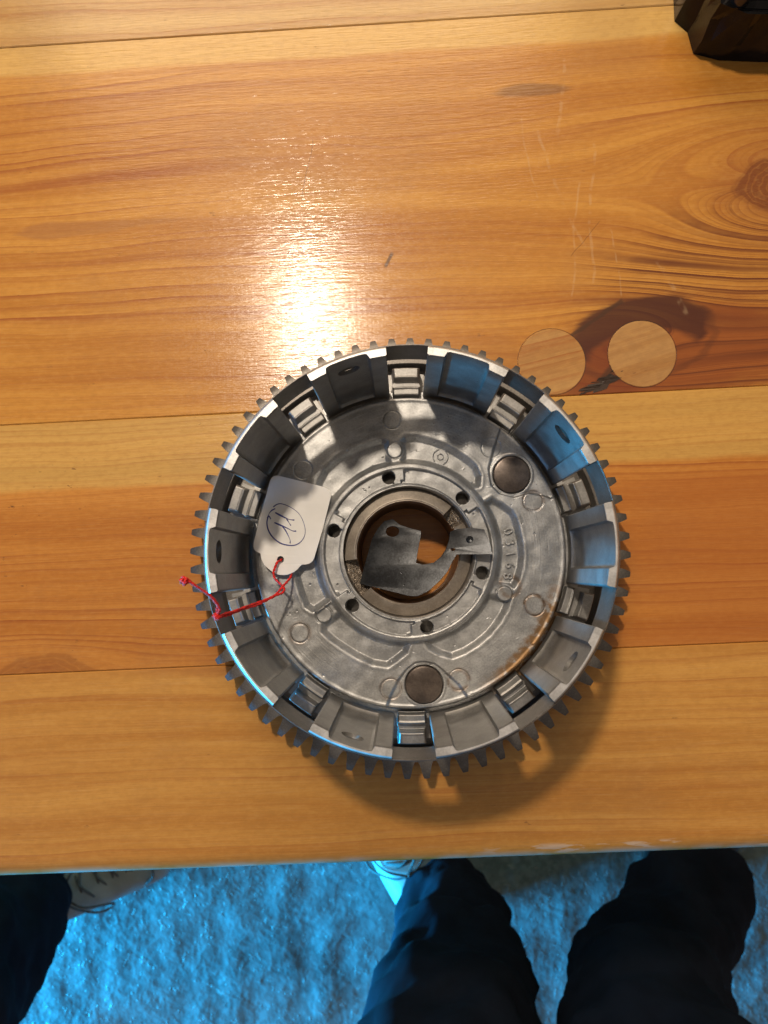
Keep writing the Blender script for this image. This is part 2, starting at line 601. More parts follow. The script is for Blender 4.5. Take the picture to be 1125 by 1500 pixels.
k1 = uv(145, 146)
k2 = uv(84, 84)
k3 = uv(-137, -47)
M_W0 = wood('pine_far', 8.1, lines=0.5, orange=(0.58, 0.33, 0.12), spacing=4.5)
M_W1 = wood('pine_back', 2.3, lines=0.55, orange=(0.60, 0.355, 0.115), spacing=4.2)
M_W2 = wood('pine_wide', 5.7, pale_edge=203.0, knots=((k1[0], k1[1], 12.0, 1.3, 0.8), (k2[0], k2[1], 13.0, 2.2, 0.0), (k1[0] + 8.0, k1[1] + 1.0, 24.0, 2.4, 0.0)),
             spacing=7.0, lines=1.1, extra=extra_p2)
M_W3 = wood('pine_narrow', 1.9, pale_edge=31.0, knots=((k3[0], k3[1], 9.0, 2.6, 0.35),), spacing=4.6, lines=1.1,
            orange=(0.55, 0.215, 0.036), pale=(0.63, 0.355, 0.088), extra=extra_p3)
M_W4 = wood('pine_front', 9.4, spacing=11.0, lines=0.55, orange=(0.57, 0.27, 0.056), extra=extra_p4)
M_PLUG = wood('pine_plug', 3.3, spacing=5.0, lines=0.8, orange=(0.50, 0.265, 0.085))
M_PLUG2 = wood('pine_plug_end', 6.3, spacing=6.0, lines=0.3, orange=(0.46, 0.245, 0.085))

gF = G('concrete_floor')
fn = gF.noise(scale=0.095, detail=3, rough=0.5)
fbig = gF.noise(scale=0.011, detail=3)
fv = gF.voronoi(gF.vec(gF.x + gF.noise(scale=0.05) * 25.0, gF.y + gF.noise(scale=0.06) * 25.0, 0.0), 0.075)
fsp = gF.step(gF.noise(scale=0.13, detail=2), 0.63, 0.70)
fdk = gF.step(gF.noise(scale=0.11, detail=3), 0.36, 0.28)
fc = gF.mix(gF.step(fn, 0.36, 0.66), (0.070, 0.115, 0.125), (0.115, 0.175, 0.19))
fc = gF.mix(fsp * 0.22, fc, (0.34, 0.38, 0.39))
fc = gF.mix(fdk * 0.3, fc, (0.03, 0.04, 0.045))
fc = gF.mix(gF.step(fbig, 0.38, 0.66) * 0.35, fc, (0.16, 0.215, 0.228))
gF.set(Base_Color=fc, Roughness=0.5, Normal=gF.bump(fn * 0.8 + gF.noise(scale=0.022, detail=3) * 1.2 + fv * 0.5 + fsp * 0.4, 0.5, 2.4))
M_FLOOR = gF.m

# ------------------------------------------------------------------ floor (structure)
nx, ny = 240, 160
xs = np.linspace(-1500, 1500, nx)
ys = np.linspace(-1400, 1100, ny)
XX, YY = np.meshgrid(xs, ys, indexing='ij')
ZZ = np.zeros_like(XX)
for k in range(40):
    a = rng.uniform(0, 2 * math.pi)
    q = rng.uniform(0.03, 0.16)
    ZZ += np.sin((XX * math.cos(a) + YY * math.sin(a)) * q + rng.uniform(0, 6.28)) * 0.28
me = mesh('floor', np.stack([XX.ravel(), YY.ravel(), ZZ.ravel() - 3.0], 1), grid_faces(nx, ny), True)
fl = put('floor', me, M_FLOOR)
fl['kind'] = 'structure'

# ------------------------------------------------------------------ table
table = empty('pine_table', 'varnished orange pine workbench made of wide glued planks with round wooden plugs', 'table', (0, 0, 0), TROT)
TH = 34.0
U0, U1 = -520.0, 620.0


def plank(v0, v1, mat, lift=0.0, front=False):
    if front:
        R = 8.0
        prof = [(v1, TOP - TH), (v0 + R, TOP - TH)]
        prof += [(v0 + R - R * math.sin(t), TOP - TH + R - R * math.cos(t)) for t in np.linspace(0.2, math.pi / 2, 5)]
        prof += [(v0 + R - R * math.cos(t), TOP - R + R * math.sin(t)) for t in np.linspace(0, math.pi / 2, 9)]
        prof += [(v1 - 0.4, TOP), (v1, TOP - 0.35)]
    else:
        prof = [(v1, TOP - TH), (v0, TOP - TH), (v0, TOP - 0.35 + lift), (v0 + 0.35, TOP + lift), (v1 - 0.35, TOP + lift), (v1, TOP - 0.35 + lift)]
    n = 24
    us = np.linspace(U0, U1, n)
    k = len(prof)
    vv = [(u, v, z) for u in us for v, z in prof]
    ff = [(i * k + j, (i + 1) * k + j, (i + 1) * k + (j + 1) % k, i * k + (j + 1) % k) for i in range(n - 1) for j in range(k)]
    ff += [tuple(range(k)), tuple((n - 1) * k + j for j in range(k))[::-1]]
    m = mesh('plank', vv, ff, True, 35)
    fix(m)
    return put('plank', m, mat, table)


plank(310.05, 420.0, M_W0)
plank(215.9, 309.9, M_W1)
plank(58.05, 215.65, M_W2)
plank(-38.85, 57.9, M_W3)
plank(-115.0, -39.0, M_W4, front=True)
for (x, y, r, m_) in ((55.6, 74.5, 13.15, M_PLUG), (90.4, 77.5, 13.25, M_PLUG2)):
    a, b = uv(x, y)
    pr = [(0.001, 0.0), (r - 0.3, 0.0), (r, -0.3), (r, -6.0), (0.001, -6.0)]
    o = put('plug', lathe('plug', pr, 72), m_, table, (a, b, TOP + 0.12), math.radians(14))
    gp = lathe('plug_joint', [(r, 0.0), (r + 0.13, 0.0), (r + 0.13, -0.6), (r, -0.6)], 72)
    put('plug_joint', gp, M_BROWN, table, (a, b, TOP + 0.05))
# splintered void beside the plugs
for k, (x, y, s, a) in enumerate(((76, 66.5, 5.0, 0.5), (78, 69, 2.4, 0.75), (71, 64.5, 3.5, 0.4))):
    uu, vv_ = uv(x, y)
    pts = [(s * 1.6 * math.cos(t) * (1 + 0.25 * math.sin(5 * t + k)), s * 0.42 * math.sin(t) * (1 + 0.3 * math.cos(7 * t + k))) for t in np.linspace(0, 6.28, 22, endpoint=False)]
    pts = [(px * math.cos(a) - py * math.sin(a), px * math.sin(a) + py * math.cos(a)) for px, py in pts]
    put('resin_flake', prism('resin_flake', pts, [], lambda x_, y_: 0.05 + 0.12 * math.sin(x_ * 2.0), 0.3), M_BROWN, table, (uu, vv_, TOP))
for u_ in (-430, 530):
    for v_ in (-60, 370):
        put('leg', bevel(mesh('leg', *box(u_ - 35, u_ + 35, v_ - 35, v_ + 35, 0, TOP - TH - 0.5)), 3), M_W4, table)

# ------------------------------------------------------------------ clutch basket
B0 = (0, 0, TOP)
basket = empty('clutch_basket', 'round grey aluminium clutch basket with a toothed gear rim on the pine table', 'clutch basket', B0)
OZ = GZ - TOP                   # basket frame z = 0 is the gear's top face, 14 mm above the table


def bput(name, me, mat, parent=basket, rz=0.0, loc=(0, 0, 0)):
    if parent is basket:
        loc = (loc[0], loc[1], loc[2] + OZ)
    return put(name, me, mat, parent, loc, rz)


gear = bput('gear_ring', lathe('gear_ring', [(60.0, -13.8), (73.9, -13.8), (74.1, -13.4), (74.1, -0.4), (73.8, 0.0), (70.2, 0.0), (69.9, -0.4), (69.6, -7.0), (60.0, -7.0)], 288), M_GEAR)
# one tooth, shared by all 72
half = [(73.3, 3.05), (74.0, 2.62), (74.8, 2.2), (76.0, 1.86), (77.4, 1.62), (78.7, 1.30), (79.7, 1.06), (80.05, 0.88)]
out = [(r, w) for r, w in half] + [(r, -w) for r, w in half[::-1]]
n = len(out)
ztop = lambda r: -max(0.0, r - 77.6) * 0.5
tv = [(r, w, ztop(r) - 0.02) for r, w in out] + [(r, w, -13.75 - ztop(r) * 0.7) for r, w in out]
tf = [(i, (i + 1) % n, (i + 1) % n + n, i + n) for i in range(n)]
hn = len(half)
for i in range(hn - 1):
    tf.append((i, i + 1, n - 2 - i, n - 1 - i))
    tf.append((i + n, n - 1 - i + n, n - 2 - i + n, i + 1 + n))
tooth = mesh('tooth', tv, tf, True, 25)
fix(tooth)
for k in range(72):
    put('tooth', tooth, M_GEAR, gear, (0, 0, 0), math.radians(-0.406 + 5 * k))

bput('hoop', lathe('hoop', [(58.32, 44.0), (58.7, 44.0), (58.85, 44.3), (58.85, 57.2), (58.7, 57.5), (58.5, 57.5), (58.32, 57.3)], 288), M_GEAR)

# fingers
def finger_mesh(name, hole):
    na, nz = 73, 97
    HA = 11.95
    aa = np.linspace(-HA, HA, na)
    z0, z1 = 10.0, 59.13
    zz = np.linspace(z0, z1, nz)
    A, Z = np.meshgrid(aa, zz, indexing='ij')
    pk = sstep(np.abs(A), 6.95, 6.25)
    tz = np.clip((Z - 14.6) / 6.0, 0, 1)
    tz = np.sqrt(np.clip(1 - (1 - tz) ** 2, 0, 1))
    RI = 55.05 + 1.95 * pk * tz
    # fillet where rib meets the thin wall, rounded inner top edge
    RI = RI + 0.28 * sstep(Z, 58.4, 59.13) * (1 - pk)
    RI = RI - 0.5 * np.exp(-((np.abs(A) - 6.2) / 0.35) ** 2) * tz * 0.4
    RO = np.full_like(RI, 58.28) - 0.8 * np.clip((Z - 58.25) / 0.88, 0, 1)
    # soften the two vertical inner corners
    RI = RI + 0.35 * sstep(np.abs(A), 11.6, 11.95)
    T = np.radians(A)
    inner = np.stack([RI * np.cos(T), RI * np.sin(T), Z], -1).reshape(-1, 3)
    outer = np.stack([RO * np.cos(T), RO * np.sin(T), Z], -1).reshape(-1, 3)
    arc = np.radians(A) * 57.0
    dd = np.hypot(arc, Z - 47.3)
    HR = 3.45
    keep = np.ones((na - 1, nz - 1), bool)
    if hole:
        cc = (dd[:-1, :-1] + dd[1:, :-1] + dd[:-1, 1:] + dd[1:, 1:]) / 4
        keep = cc > HR
    idx = lambda i, j: i * nz + j
    N = na * nz
    faces = []
    edges = {}
    for i in range(na - 1):
        for j in range(nz - 1):
            if not keep[i, j]:
                continue
            q = (idx(i, j), idx(i + 1, j), idx(i + 1, j + 1), idx(i, j + 1))
            faces.append(q[::-1])
            faces.append(tuple(x + N for x in q))
            for a, b in zip(q, q[1:] + q[:1]):
                edges[(a, b)] = 1
    hv = set()
    for (a, b) in edges:
        if (b, a) not in edges:
            faces.append((a, b, b + N, a + N))
            for x in (a, b):
                i, j = divmod(x, nz)
                if 0 < i < na - 1 and 0 < j < nz - 1:
                    hv.add((i, j))
    for (i, j) in hv:
        k = HR / dd[i, j]
        t = T[i, j] * k
        z = 47.3 + (Z[i, j] - 47.3) * k
        inner[idx(i, j)] = (RI[i, j] * math.cos(t), RI[i, j] * math.sin(t), z)
        outer[idx(i, j)] = (RO[i, j] * math.cos(t), RO[i, j] * math.sin(t), z)
    me = mesh(name, np.vstack([inner, outer]), faces, True, 38)
    fix(me)
    me.materials.append(M_FINGER)
    me.materials.append(M_TOP)
    for p in me.polygons:
        if p.normal.z > 0.55 and p.center.z > 57.5 * S:
            p.material_index = 1
    return me


f_plain, f_hole = finger_mesh('finger', False), finger_mesh('finger', True)
for k in range(10):
    o = bput('finger', f_hole if k % 2 else f_plain, M_FINGER, rz=math.radians(0.95 + 36 * k))
    if k % 2:
        o['label'] = 'finger with a round hole through its thin wall'

# flange under the fingers, with a stepped lug in every gap between them
bput('flange', lathe('flange', [(52.0, 9.4), (54.0, 9.2), (54.4, 3.6), (60.6, 3.4), (61.0, 3.0), (60.9, -7.2), (52.0, -7.2)], 240), M_CAST)


def lug_mesh():
    na, nr = 57, 61
    am = 5.75
    aa = np.sort(np.concatenate([np.linspace(-am, am, na - 16), np.linspace(4.1, 5.3, 8), -np.linspace(4.1, 5.3, 8)]))
    rr = np.concatenate([np.linspace(54.2, 64.9, nr - 3), [65.0, 65.02, 65.04]])
    A, R = np.meshgrid(aa, rr, indexing='ij')
    h1 = 3.0 * sstep(R, 60.0, 60.8) * sstep(R, 64.9, 64.2) * sstep(np.abs(A), 4.6, 3.7)
    h2 = 2.7 * sstep(R, 54.35, 55.0) * sstep(R, 58.3, 57.6) * sstep(np.abs(A), 5.2, 4.3)
    lip = 0.3 * np.exp(-((R - 57.35) / 0.3) ** 2) * sstep(np.abs(A), 4.9, 4.3) + 0.25 * np.exp(-((R - 61.1) / 0.3) ** 2) * sstep(np.abs(A), 4.7, 4.1)
    Z = 11.2 + np.maximum(h1, h2) + lip
    wide = 5.0 - 0.65 * sstep(R, 58.6, 60.4)
    Z = 3.5 + (Z - 3.5) * sstep(np.abs(A) - wide, 0.22, -0.12)
    Z[:, -2:] = 3.5
    T = np.radians(A)
    v = np.stack([R * np.cos(T), R * np.sin(T), Z], -1).reshape(-1, 3)
    m = mesh('lug', v, grid_faces(na, nr), True)
    fix(m)
    if m.polygons[800].normal.z < 0:
        m.flip_normals()
    return m


lug = lug_mesh()
for k in range(10):
    bput('lug', lug, M_FINGER, rz=math.radians(0.95 + 18 + 36 * k))

# basket floor: one cast relief
HX, HY = -0.45, 0.0
T_ = {
    1: [(33.0, 150), (37.4, 147.5), (38.86, 141.5), (39.98, 135.4), (40.18, 127.0), (39.94, 117.7), (39.74, 108.9), (39.6, 103.3), (38.47, 101.0), (36.2, 101.0), (31.3, 102.0), (31.3, 112), (31.3, 122), (31.3, 132), (31.3, 142)],
    2: [(31.3, 92.9), (34.93, 92.7), (38.12, 92.9), (39.22, 91.1), (39.57, 85.8), (39.17, 78.4), (38.66, 70.5), (37.94, 61.9), (37.65, 55.5), (37.23, 51.5), (35.64, 46.8), (33.26, 43.4), (31.3, 46), (31.3, 56), (31.3, 66), (31.3, 76), (31.3, 85)],
    3: [(31.3, 31.5), (33.97, 31.5), (35.86, 26.6), (37.91, 21.2), (38.33, 17.6), (38.37, 11.2), (38.59, 4.3), (38.78, -1.8), (38.66, -7.9), (38.27, -14.3), (37.5, -18.2), (32.28, -20.1), (31.3, -18), (31.3, -9), (31.3, 0), (31.3, 10), (31.3, 20)],
    4: [(31.4, -28.4), (37.87, -26.0), (38.39, -30.8), (38.63, -37.9), (38.87, -45.2), (38.74, -53.1), (38.59, -60.2), (38.22, -67.1), (35.87, -72.1), (33.45, -76.6), (31.3, -78.1), (31.3, -70), (31.3, -60), (31.3, -50), (31.3, -40)],
    5: [(31.3, -137.3), (34.32, -138.1), (37.98, -138.9), (39.34, -136.6), (39.21, -131.3), (38.92, -124.0), (39.08, -115.5), (39.32, -107.6), (38.89, -100.3), (36.66, -96.4), (33.8, -91.4), (31.3, -90.0), (31.3, -100), (31.3, -110), (31.3, -120), (31.3, -129)],
    6: [(32.0, 163), (38.0, 165), (38.76, 176.2), (39.33, 184.1), (39.04, 190.9), (38.78, 196.6), (38.88, 202.3), (38.92, 208.3), (37.76, 211.6), (31.3, 211.0), (31.3, 200), (31.3, 190), (31.3, 180), (31.3, 170)],
}
PAD1 = [(-9.0, -57.26), (-8.2, -54.13), (-6.27, -48.5), (-3.75, -43.3), (-0.88, -39.66), (1.99, -37.38), (4.86, -37.02), (8.42, -37.57), (11.16, -39.59), (13.9, -42.06), (16.63, -44.52), (19.34, -48.33), (20.65, -56.04)]
PAD2 = [(31.91, 43.79), (29.02, 34.82), (27.39, 28.5), (28.26, 22.83), (31.03, 20.01), (35.9, 18.76), (41.03, 20.16), (46.82, 18.99), (48.43, 18.28), (57.16, 22.97), (47.19, 43.91)]
EJ = [(-5.91, 45.62), (28.4, 35.77), (42.36, 17.4), (42.24, -18.0), (16.64, -42.95), (-6.18, -46.09), (-37.09, -27.68), (-36.69, 28.29)]
BOSS = [(-4.97, 34.9), (32.28, -14.16), (-28.88, -21.52)]
RIV = [(5.03, -44.62), (35.25, 26.5)]
SCREW = [(26.3, a) for a in (104.33, 44.38, -15.77, -75.73, -135.89, 164.27)]
nth, nr = 1260, 300
th = np.linspace(0, 2 * math.pi, nth, endpoint=False)
rr = np.concatenate([np.linspace(22.5, 33.0, 110), np.linspace(33.09, 54.3, 178), np.linspace(54.5, 57.0, 12)])
TT, RR = np.meshgrid(th, rr, indexing='ij')
X, Y = RR * np.cos(TT), RR * np.sin(TT)
H = np.full_like(X, 15.0)
rp = np.hypot(X - 0.07, Y - 0.35)
# the land's outer edge: slight raised lip then a rounded fall into the moat
H += 0.22 * np.exp(-((rp - 52.3) / 0.6) ** 2)
for k, pl in T_.items():
    poly = [(HX + r * math.cos(math.radians(a)), HY + r * math.sin(math.radians(a))) for r, a in pl]
    d = sdf_poly(X, Y, poly)
    H -= 2.0 * sstep(d, 1.1, -1.3)
    H += 0.10 * np.exp(-((d - 1.5) / 0.6) ** 2)
for pl in (PAD1, PAD2):
    d = sdf_poly(X, Y, pl)
    H -= 0.75 * sstep(d, 0.55, -0.55)
rh = np.hypot(X - HX, Y - HY)
ah = np.degrees(np.arctan2(Y - HY, X - HX))
hubz = 16.25 + 0.18 * np.exp(-((rh - 29.0) / 0.45) ** 2)
k_hub = sstep(rh, 31.6, 29.6)
H = H * (1 - k_hub) + hubz * k_hub
boss = np.zeros_like(H)
for r0, a0 in SCREW:
    da = (ah - a0 + 180) % 360 - 180
    arc = np.radians(da) * 26.0
    # a boss that runs clockwise from each screw hole, its inner end a short tongue
    b1 = sstep(arc, -5.6, -5.0) * sstep(arc, 0.5, -0.1) * sstep(rh, 24.2, 24.8)
    b2 = sstep(arc, -4.4, -3.8) * sstep(arc, -0.9, -1.5) * sstep(rh, 23.0, 23.6)
    boss = np.maximum(boss, np.maximum(b1, b2))
    b3 = sstep(arc, -7.2, -5.2) * sstep(arc, 0.5, -0.1) * sstep(rh, 27.0, 28.4)
    boss = np.maximum(boss, b3)
rec = sstep(rh, 23.35, 23.6) * sstep(rh, 28.55, 28.15) * (1 - boss)
H -= 1.5 * rec
H -= 0.35 * sstep(rh, 23.4, 23.1)
for r0, a0 in SCREW:
    hx, hy = HX + r0 * math.cos(math.radians(a0)), HY + r0 * math.sin(math.radians(a0))
    d = np.hypot(X - hx, Y - hy)
    k = sstep(d, 2.3, 2.12)
    H = H * (1 - k) + 4.0 * k
for i, (cx, cy) in enumerate(EJ):
    d = np.hypot(X - cx, Y - cy)
    R0 = (3.15, 3.4, 3.4, 3.5, 3.6, 3.4, 3.15, 3.2)[i]
    H -= 0.22 * np.exp(-((d - R0) / 0.2) ** 2)
    H += (0.16 if i % 3 == 0 else -0.12) * sstep(d, R0, R0 - 0.25)
for cx, cy in BOSS:
    d = np.hypot(X - cx, Y - cy)
    k = sstep(d, 2.75, 2.3)
    H = H * (1 - k) + 15.35 * k
    H -= 0.3 * np.exp(-((d - 2.85) / 0.25) ** 2)
# raised bar beside the lower left boss
d = sdf_poly(X, Y, [(-31.9, -20.1), (-27.0, -16.6), (-26.6, -17.4), (-31.4, -21.0)])
H += 0.8 * sstep(d, 0.4, -0.3)
for cx, cy in RIV:
    d = np.hypot(X - cx, Y - cy)
    k = sstep(d, 7.7, 7.2)
    H = H * (1 - k) + 14.45 * k
    H -= 1.2 * sstep(d, 6.55, 6.4)
k = sstep(rp, 52.8, 54.3)
H = H * (1 - k) + 9.0 * k
# casting unevenness, pits, a few tool nicks
for k in range(60):
    a = rng.uniform(0, 2 * math.pi)
    q = rng.uniform(0.3, 1.6)
    H += np.sin((X * math.cos(a) + Y * math.sin(a)) * q + rng.uniform(0, 6.28)) * 0.006
for k in range(46):
    r0, a0 = rng.uniform(24, 52), rng.uniform(0, 6.28)
    d = np.hypot(X - r0 * math.cos(a0), Y - r0 * math.sin(a0))
    H -= rng.uniform(0.15, 0.5) * np.exp(-(d / rng.uniform(0.14, 0.28)) ** 2)
    r0, a0 = rng.uniform(33, 53), rng.uniform(0, 6.28)
    an = rng.uniform(0, 3.14)
    cx, cy = r0 * math.cos(a0), r0 * math.sin(a0)
    pa = (X - cx) * math.cos(an) + (Y - cy) * math.sin(an)
    pb = -(X - cx) * math.sin(an) + (Y - cy) * math.cos(an)
    H += rng.uniform(-0.18, 0.18) * np.exp(-(pa / rng.uniform(0.3, 0.8)) ** 2 - (pb / 0.14) ** 2)
rel = mesh('basket_floor', np.stack([X.ravel(), Y.ravel(), H.ravel()], 1), grid_faces(nth, nr, True), True)
if rel.polygons[1000].normal.z < 0:
    rel.flip_normals()
bput('basket_floor', rel, M_CAST)

# rivet heads
for cx, cy in RIV:
    pr = [(0.001, 15.35), (5.5, 15.3), (6.05, 15.15), (6.3, 14.8), (6.3, 12.0), (0.001, 12.0)]
    bput('rivet', lathe('rivet', pr, 64), M_RIVET, loc=(cx, cy, 0))

# hub bore and the bearing ring in it
bput('hub_bore', lathe('hub_bore', [(22.9, 15.95), (22.3, 15.6), (21.9, 12.0), (21.9, 6.0), (17.6, 4.0), (17.3, -13.9), (30.0, -13.9), (30.0, 8.0), (23.3, 12.5)], 160), M_GEAR, loc=(HX, HY, 0))
nth2, nr2 = 360, 26
t2 = np.linspace(0, 2 * math.pi, nth2, endpoint=False)
r2 = np.linspace(17.6, 21.8, nr2)
T2, R2 = np.meshgrid(t2, r2, indexing='ij')
A2 = np.degrees(T2)
notch = np.maximum(sstep(A2, 27, 28) * sstep(A2, 46, 45), sstep(A2, 188, 189) * sstep(A2, 224, 223))
H2 = 12.6 + (21.8 - R2) * 0.42 - 0.5 * sstep(R2, 18.2, 17.7)
nz2 = rng.normal(0, 0.28, H2.shape)
H2 = H2 * (1 - notch) + (11.0 - (21.8 - R2) * 0.5 + nz2) * notch
v2 = np.stack([R2 * np.cos(T2), R2 * np.sin(T2), H2], -1)
wall = v2[:, :1, :].copy()
wall[..., 2] = 3.9
v2 = np.concatenate([wall, v2], 1).reshape(-1, 3)
rm = mesh('bearing_ring', v2, grid_faces(nth2, nr2 + 1, True), True, 40)
if rm.polygons[20].normal.z < 0:
    rm.flip_normals()
bput('bearing_ring', rm, M_RING, loc=(HX, HY, 0))

# cast number and foundry mark
def glyph(txt, x, y, z, rot, size):
    cu = bpy.data.curves.new('glyph', 'FONT')
    cu.body = txt
    cu.size = size * S
    cu.extrude = 0.12 * S
    cu.bevel_depth = 0.10 * S
    cu.offset = -0.04 * S
    cu.align_x = 'CENTER'
    cu.align_y = 'CENTER'
    o = bpy.data.objects.new('glyph', cu)
    C.objects.link(o)
    bpy.context.view_layer.update()
    me = bpy.data.meshes.new_from_object(o.evaluated_get(bpy.context.evaluated_depsgraph_get()))
    bpy.data.objects.remove(o)
    return bput('cast_number', me, M_CAST, rz=rot, loc=(x, y, z))


for i, chx in enumerate('03168'):
    a = math.radians(11.6 - 6.3 * i)
    glyph(chx, HX + 35.0 * math.cos(a), HY + 35.0 * math.sin(a), 13.55, a - math.pi / 2 + 0.15, 4.4)
mx, my = 10.9, 33.0
parts = []
for r_a, a0, a1 in ((2.6, 100, 215), (2.6, -75, 55), (1.0, 0, 350)):
    aa = np.radians(np.linspace(a0, a1, 24))
    parts.append(tube(np.stack([r_a * np.cos(aa), r_a * np.sin(aa), 0 * aa], 1), 0.14, 6))
v, f = join(parts)
bput('cast_mark', mesh('cast_mark', v, f, True), M_CAST, loc=(mx, my, 13.55))

def inset_pts(poly, n):
    out_ = []
    for i in range(len(poly)):
        a, b = np.array(poly[i]), np.array(poly[(i + 1) % len(poly)])
        m_ = max(1, int(np.hypot(*(b - a)) / n))
        for t in range(m_):
            out_.append(tuple(a + (b - a) * t / m_))
    return out_


# ------------------------------------------------------------------ loose steel plate lying in the bore
PLATE = [(-10.51, 8.15), (-8.23, 10.9), (-5.25, 11.59), (-2.74, 9.53), (1.14, 8.16), (4.56, 7.25), (4.56, 5.65), (3.87, 2.23), (2.77, -3.77), (5.22, -4.4), (8.85, -3.67), (11.35, -1.63), (12.96, 0.87), (13.97, 3.61), (14.44, 6.8), (16.63, 7.71), (21.18, 8.17), (25.71, 7.49), (27.57, 2.71), (28.0, -1.0), (16.4, -1.0), (14.97, -3.43), (13.37, -6.61), (10.64, -9.91), (7.01, -13.17), (3.38, -14.98), (0.67, -14.99), (-2.96, -14.1), (-11.59, -12.09), (-16.5, -10.97), (-15.03, -4.85), (-13.36, 1.29), (-12.55, 4.49)]
plate = empty('steel_plate', 'bent grey steel stamping with a small hole lying across the bore of the clutch basket', 'metal plate', (HX, HY, TOP))

zpl = lambda x, y: OZ + 13.7 + 0.35 * (x - y) / 1.4142
pm_ = prism('plate_body', PLATE, [ring_pts(-5.3, 7.2, 2.35, 20, 1.9), ring_pts(15.2, 0.7, 0.75, 12, 0.45)], lambda x, y: 0.0, 3.0)
bevel(pm_, 1.25, 2, 50)
bm = bmesh.new()
bm.from_mesh(pm_)
for q in bm.verts:
    q.co.z += zpl(q.co.x / S, q.co.y / S) * S
bm.to_mesh(pm_)
bm.free()
pm_.polygons.foreach_set('use_smooth', [True] * len(pm_.polygons))
pm_.set_sharp_from_angle(angle=math.radians(22))
put('plate_body', pm_, M_PLATE, plate)
dm = lathe('dimple', [(0.001, 0.25), (0.5, 0.3), (0.9, 0.5), (1.25, 0.12), (1.3, -0.3), (0.001, -0.3)], 24)
put('dimple', dm, M_PLATE, plate, (20.9, 4.0, zpl(20.9, 4.0)))

# ------------------------------------------------------------------ paper tag with its string
TAG = [(-44.82, 25.91), (-32.35, 22.91), (-29.3, 22.1), (-28.03, 21.56), (-27.2, 20.97), (-26.81, 20.3), (-26.65, 19.6), (-26.71, 18.99), (-29.51, 7.43), (-32.2, -2.2), (-32.8, -3.3), (-33.68, -4.05), (-35.0, -4.4), (-36.35, -4.45), (-37.0, -5.1), (-37.93, -6.18), (-38.9, -6.95), (-40.05, -7.51), (-41.1, -7.85), (-42.18, -7.99), (-43.6, -7.95), (-44.86, -7.65), (-46.0, -7.1), (-47.03, -6.33), (-48.93, -4.61), (-49.98, -2.74), (-50.33, -0.74), (-51.96, 0.05), (-52.5, 0.7), (-52.74, 1.52), (-52.68, 2.86), (-50.04, 13.87), (-47.5, 24.2), (-47.0, 25.15), (-46.3, 25.64), (-45.6, 25.9)]
tz_ = lambda x, y: OZ + 16.55 + (-27 - x) * 0.055 + 0.25 * math.sin((x + y) * 0.10) + 0.0008 * (y - 8) ** 2
tag = empty('paper_tag', 'white paper tag with a handwritten circled 11 and red string lying inside the clutch basket', 'tag', (0, 0, TOP))


tm = prism('card', inset_pts(TAG, 2.0), [ring_pts(-43.54, -2.79, 1.2, 16)], tz_, 0.35)
put('card', tm, M_PAPER, tag)


def ink(pts, closed=False, w=0.19):
    p = catmull(pts, 6, closed)
    if closed:
        p = np.vstack([p, p[:1]])
    z = np.array([tz_(x, y) + 0.09 for x, y in p])
    ww = w * (0.8 + 0.35 * np.sin(np.linspace(0, 7, len(p))))
    return tube(np.column_stack([p, z]), ww, 6, 0.25)


v, f = join([
    ink([(-47.02, 10.91), (-47.71, 11.99), (-48.23, 10.64), (-48.26, 9.03), (-47.77, 7.15), (-46.67, 5.28), (-45.03, 3.67), (-43.14, 2.6), (-41.25, 2.12), (-39.1, 2.07), (-37.24, 2.88), (-35.91, 4.48), (-35.35, 6.36), (-35.56, 8.5), (-36.39, 10.91), (-37.76, 13.06), (-39.8, 14.68), (-41.97, 15.76), (-43.87, 16.24), (-45.21, 15.89), (-46.28, 15.09)]),
    ink([(-45.6, 14.55), (-46.8, 13.87), (-47.72, 12.66), (-48.24, 11.18)]),
    ink([(-45.58, 13.2), (-44.08, 12.39), (-41.64, 11.18), (-40.29, 10.78), (-39.08, 10.65)], w=0.24),
    ink([(-41.78, 11.18), (-41.09, 10.11), (-40.21, 8.77)]),
    ink([(-45.79, 9.78), (-43.76, 8.9), (-41.6, 7.96), (-39.7, 7.02), (-38.41, 6.89)], w=0.24),
    ink([(-43.22, 8.63), (-42.13, 7.29), (-41.02, 5.28), (-40.41, 3.81), (-40.4, 2.74)])])
put('ink_mark', mesh('ink_mark', v, f, True), M_INK, tag)

STR1 = [(-43.4, -2.7, 16.3), (-43.46, -3.2, 18.4), (-44.35, -3.72, 19.2), (-45.05, -5.75, 19.8), (-45.34, -7.36, 20.3), (-44.41, -9.37, 22), (-42.39, -11.15, 23), (-41.0, -12.52, 24), (-41.61, -13.88, 25), (-43.03, -14.44, 26), (-45.62, -16.02, 31), (-47.48, -17.28, 37), (-49.99, -18.13, 46), (-51.77, -19.22, 55), (-52.59, -19.42, 60), (-53.76, -19.8, 62)]
STR2 = [(-41.5, -4.0, 16.2), (-39.95, -7.69, 16.7), (-40.35, -9.59, 19.5), (-41.27, -11.16, 22.5), (-42.2, -12.52, 24), (-43.43, -14.25, 26), (-44.84, -15.32, 29), (-47.14, -16.43, 35), (-49.2, -17.38, 43), (-51.22, -18.47, 53), (-52.08, -18.7, 58), (-52.92, -19.47, 62), (-52.86, -18.25, 63), (-52.12, -17.2, 64), (-52.81, -15.15, 66), (-53.96, -13.29, 68), (-55.73, -11.63, 70), (-57.45, -10.16, 72), (-58.45, -9.51, 73), (-59.26, -9.35, 73.5)]
STR3 = [(-53.9, -19.9, 61), (-53.44, -18.97, 62), (-52.42, -16.9, 63.5), (-53.15, -14.5, 66), (-54.63, -12.65, 68), (-56.72, -10.99, 70), (-58.28, -9.2, 72.5), (-59.26, -9.04, 73)]
parts = []
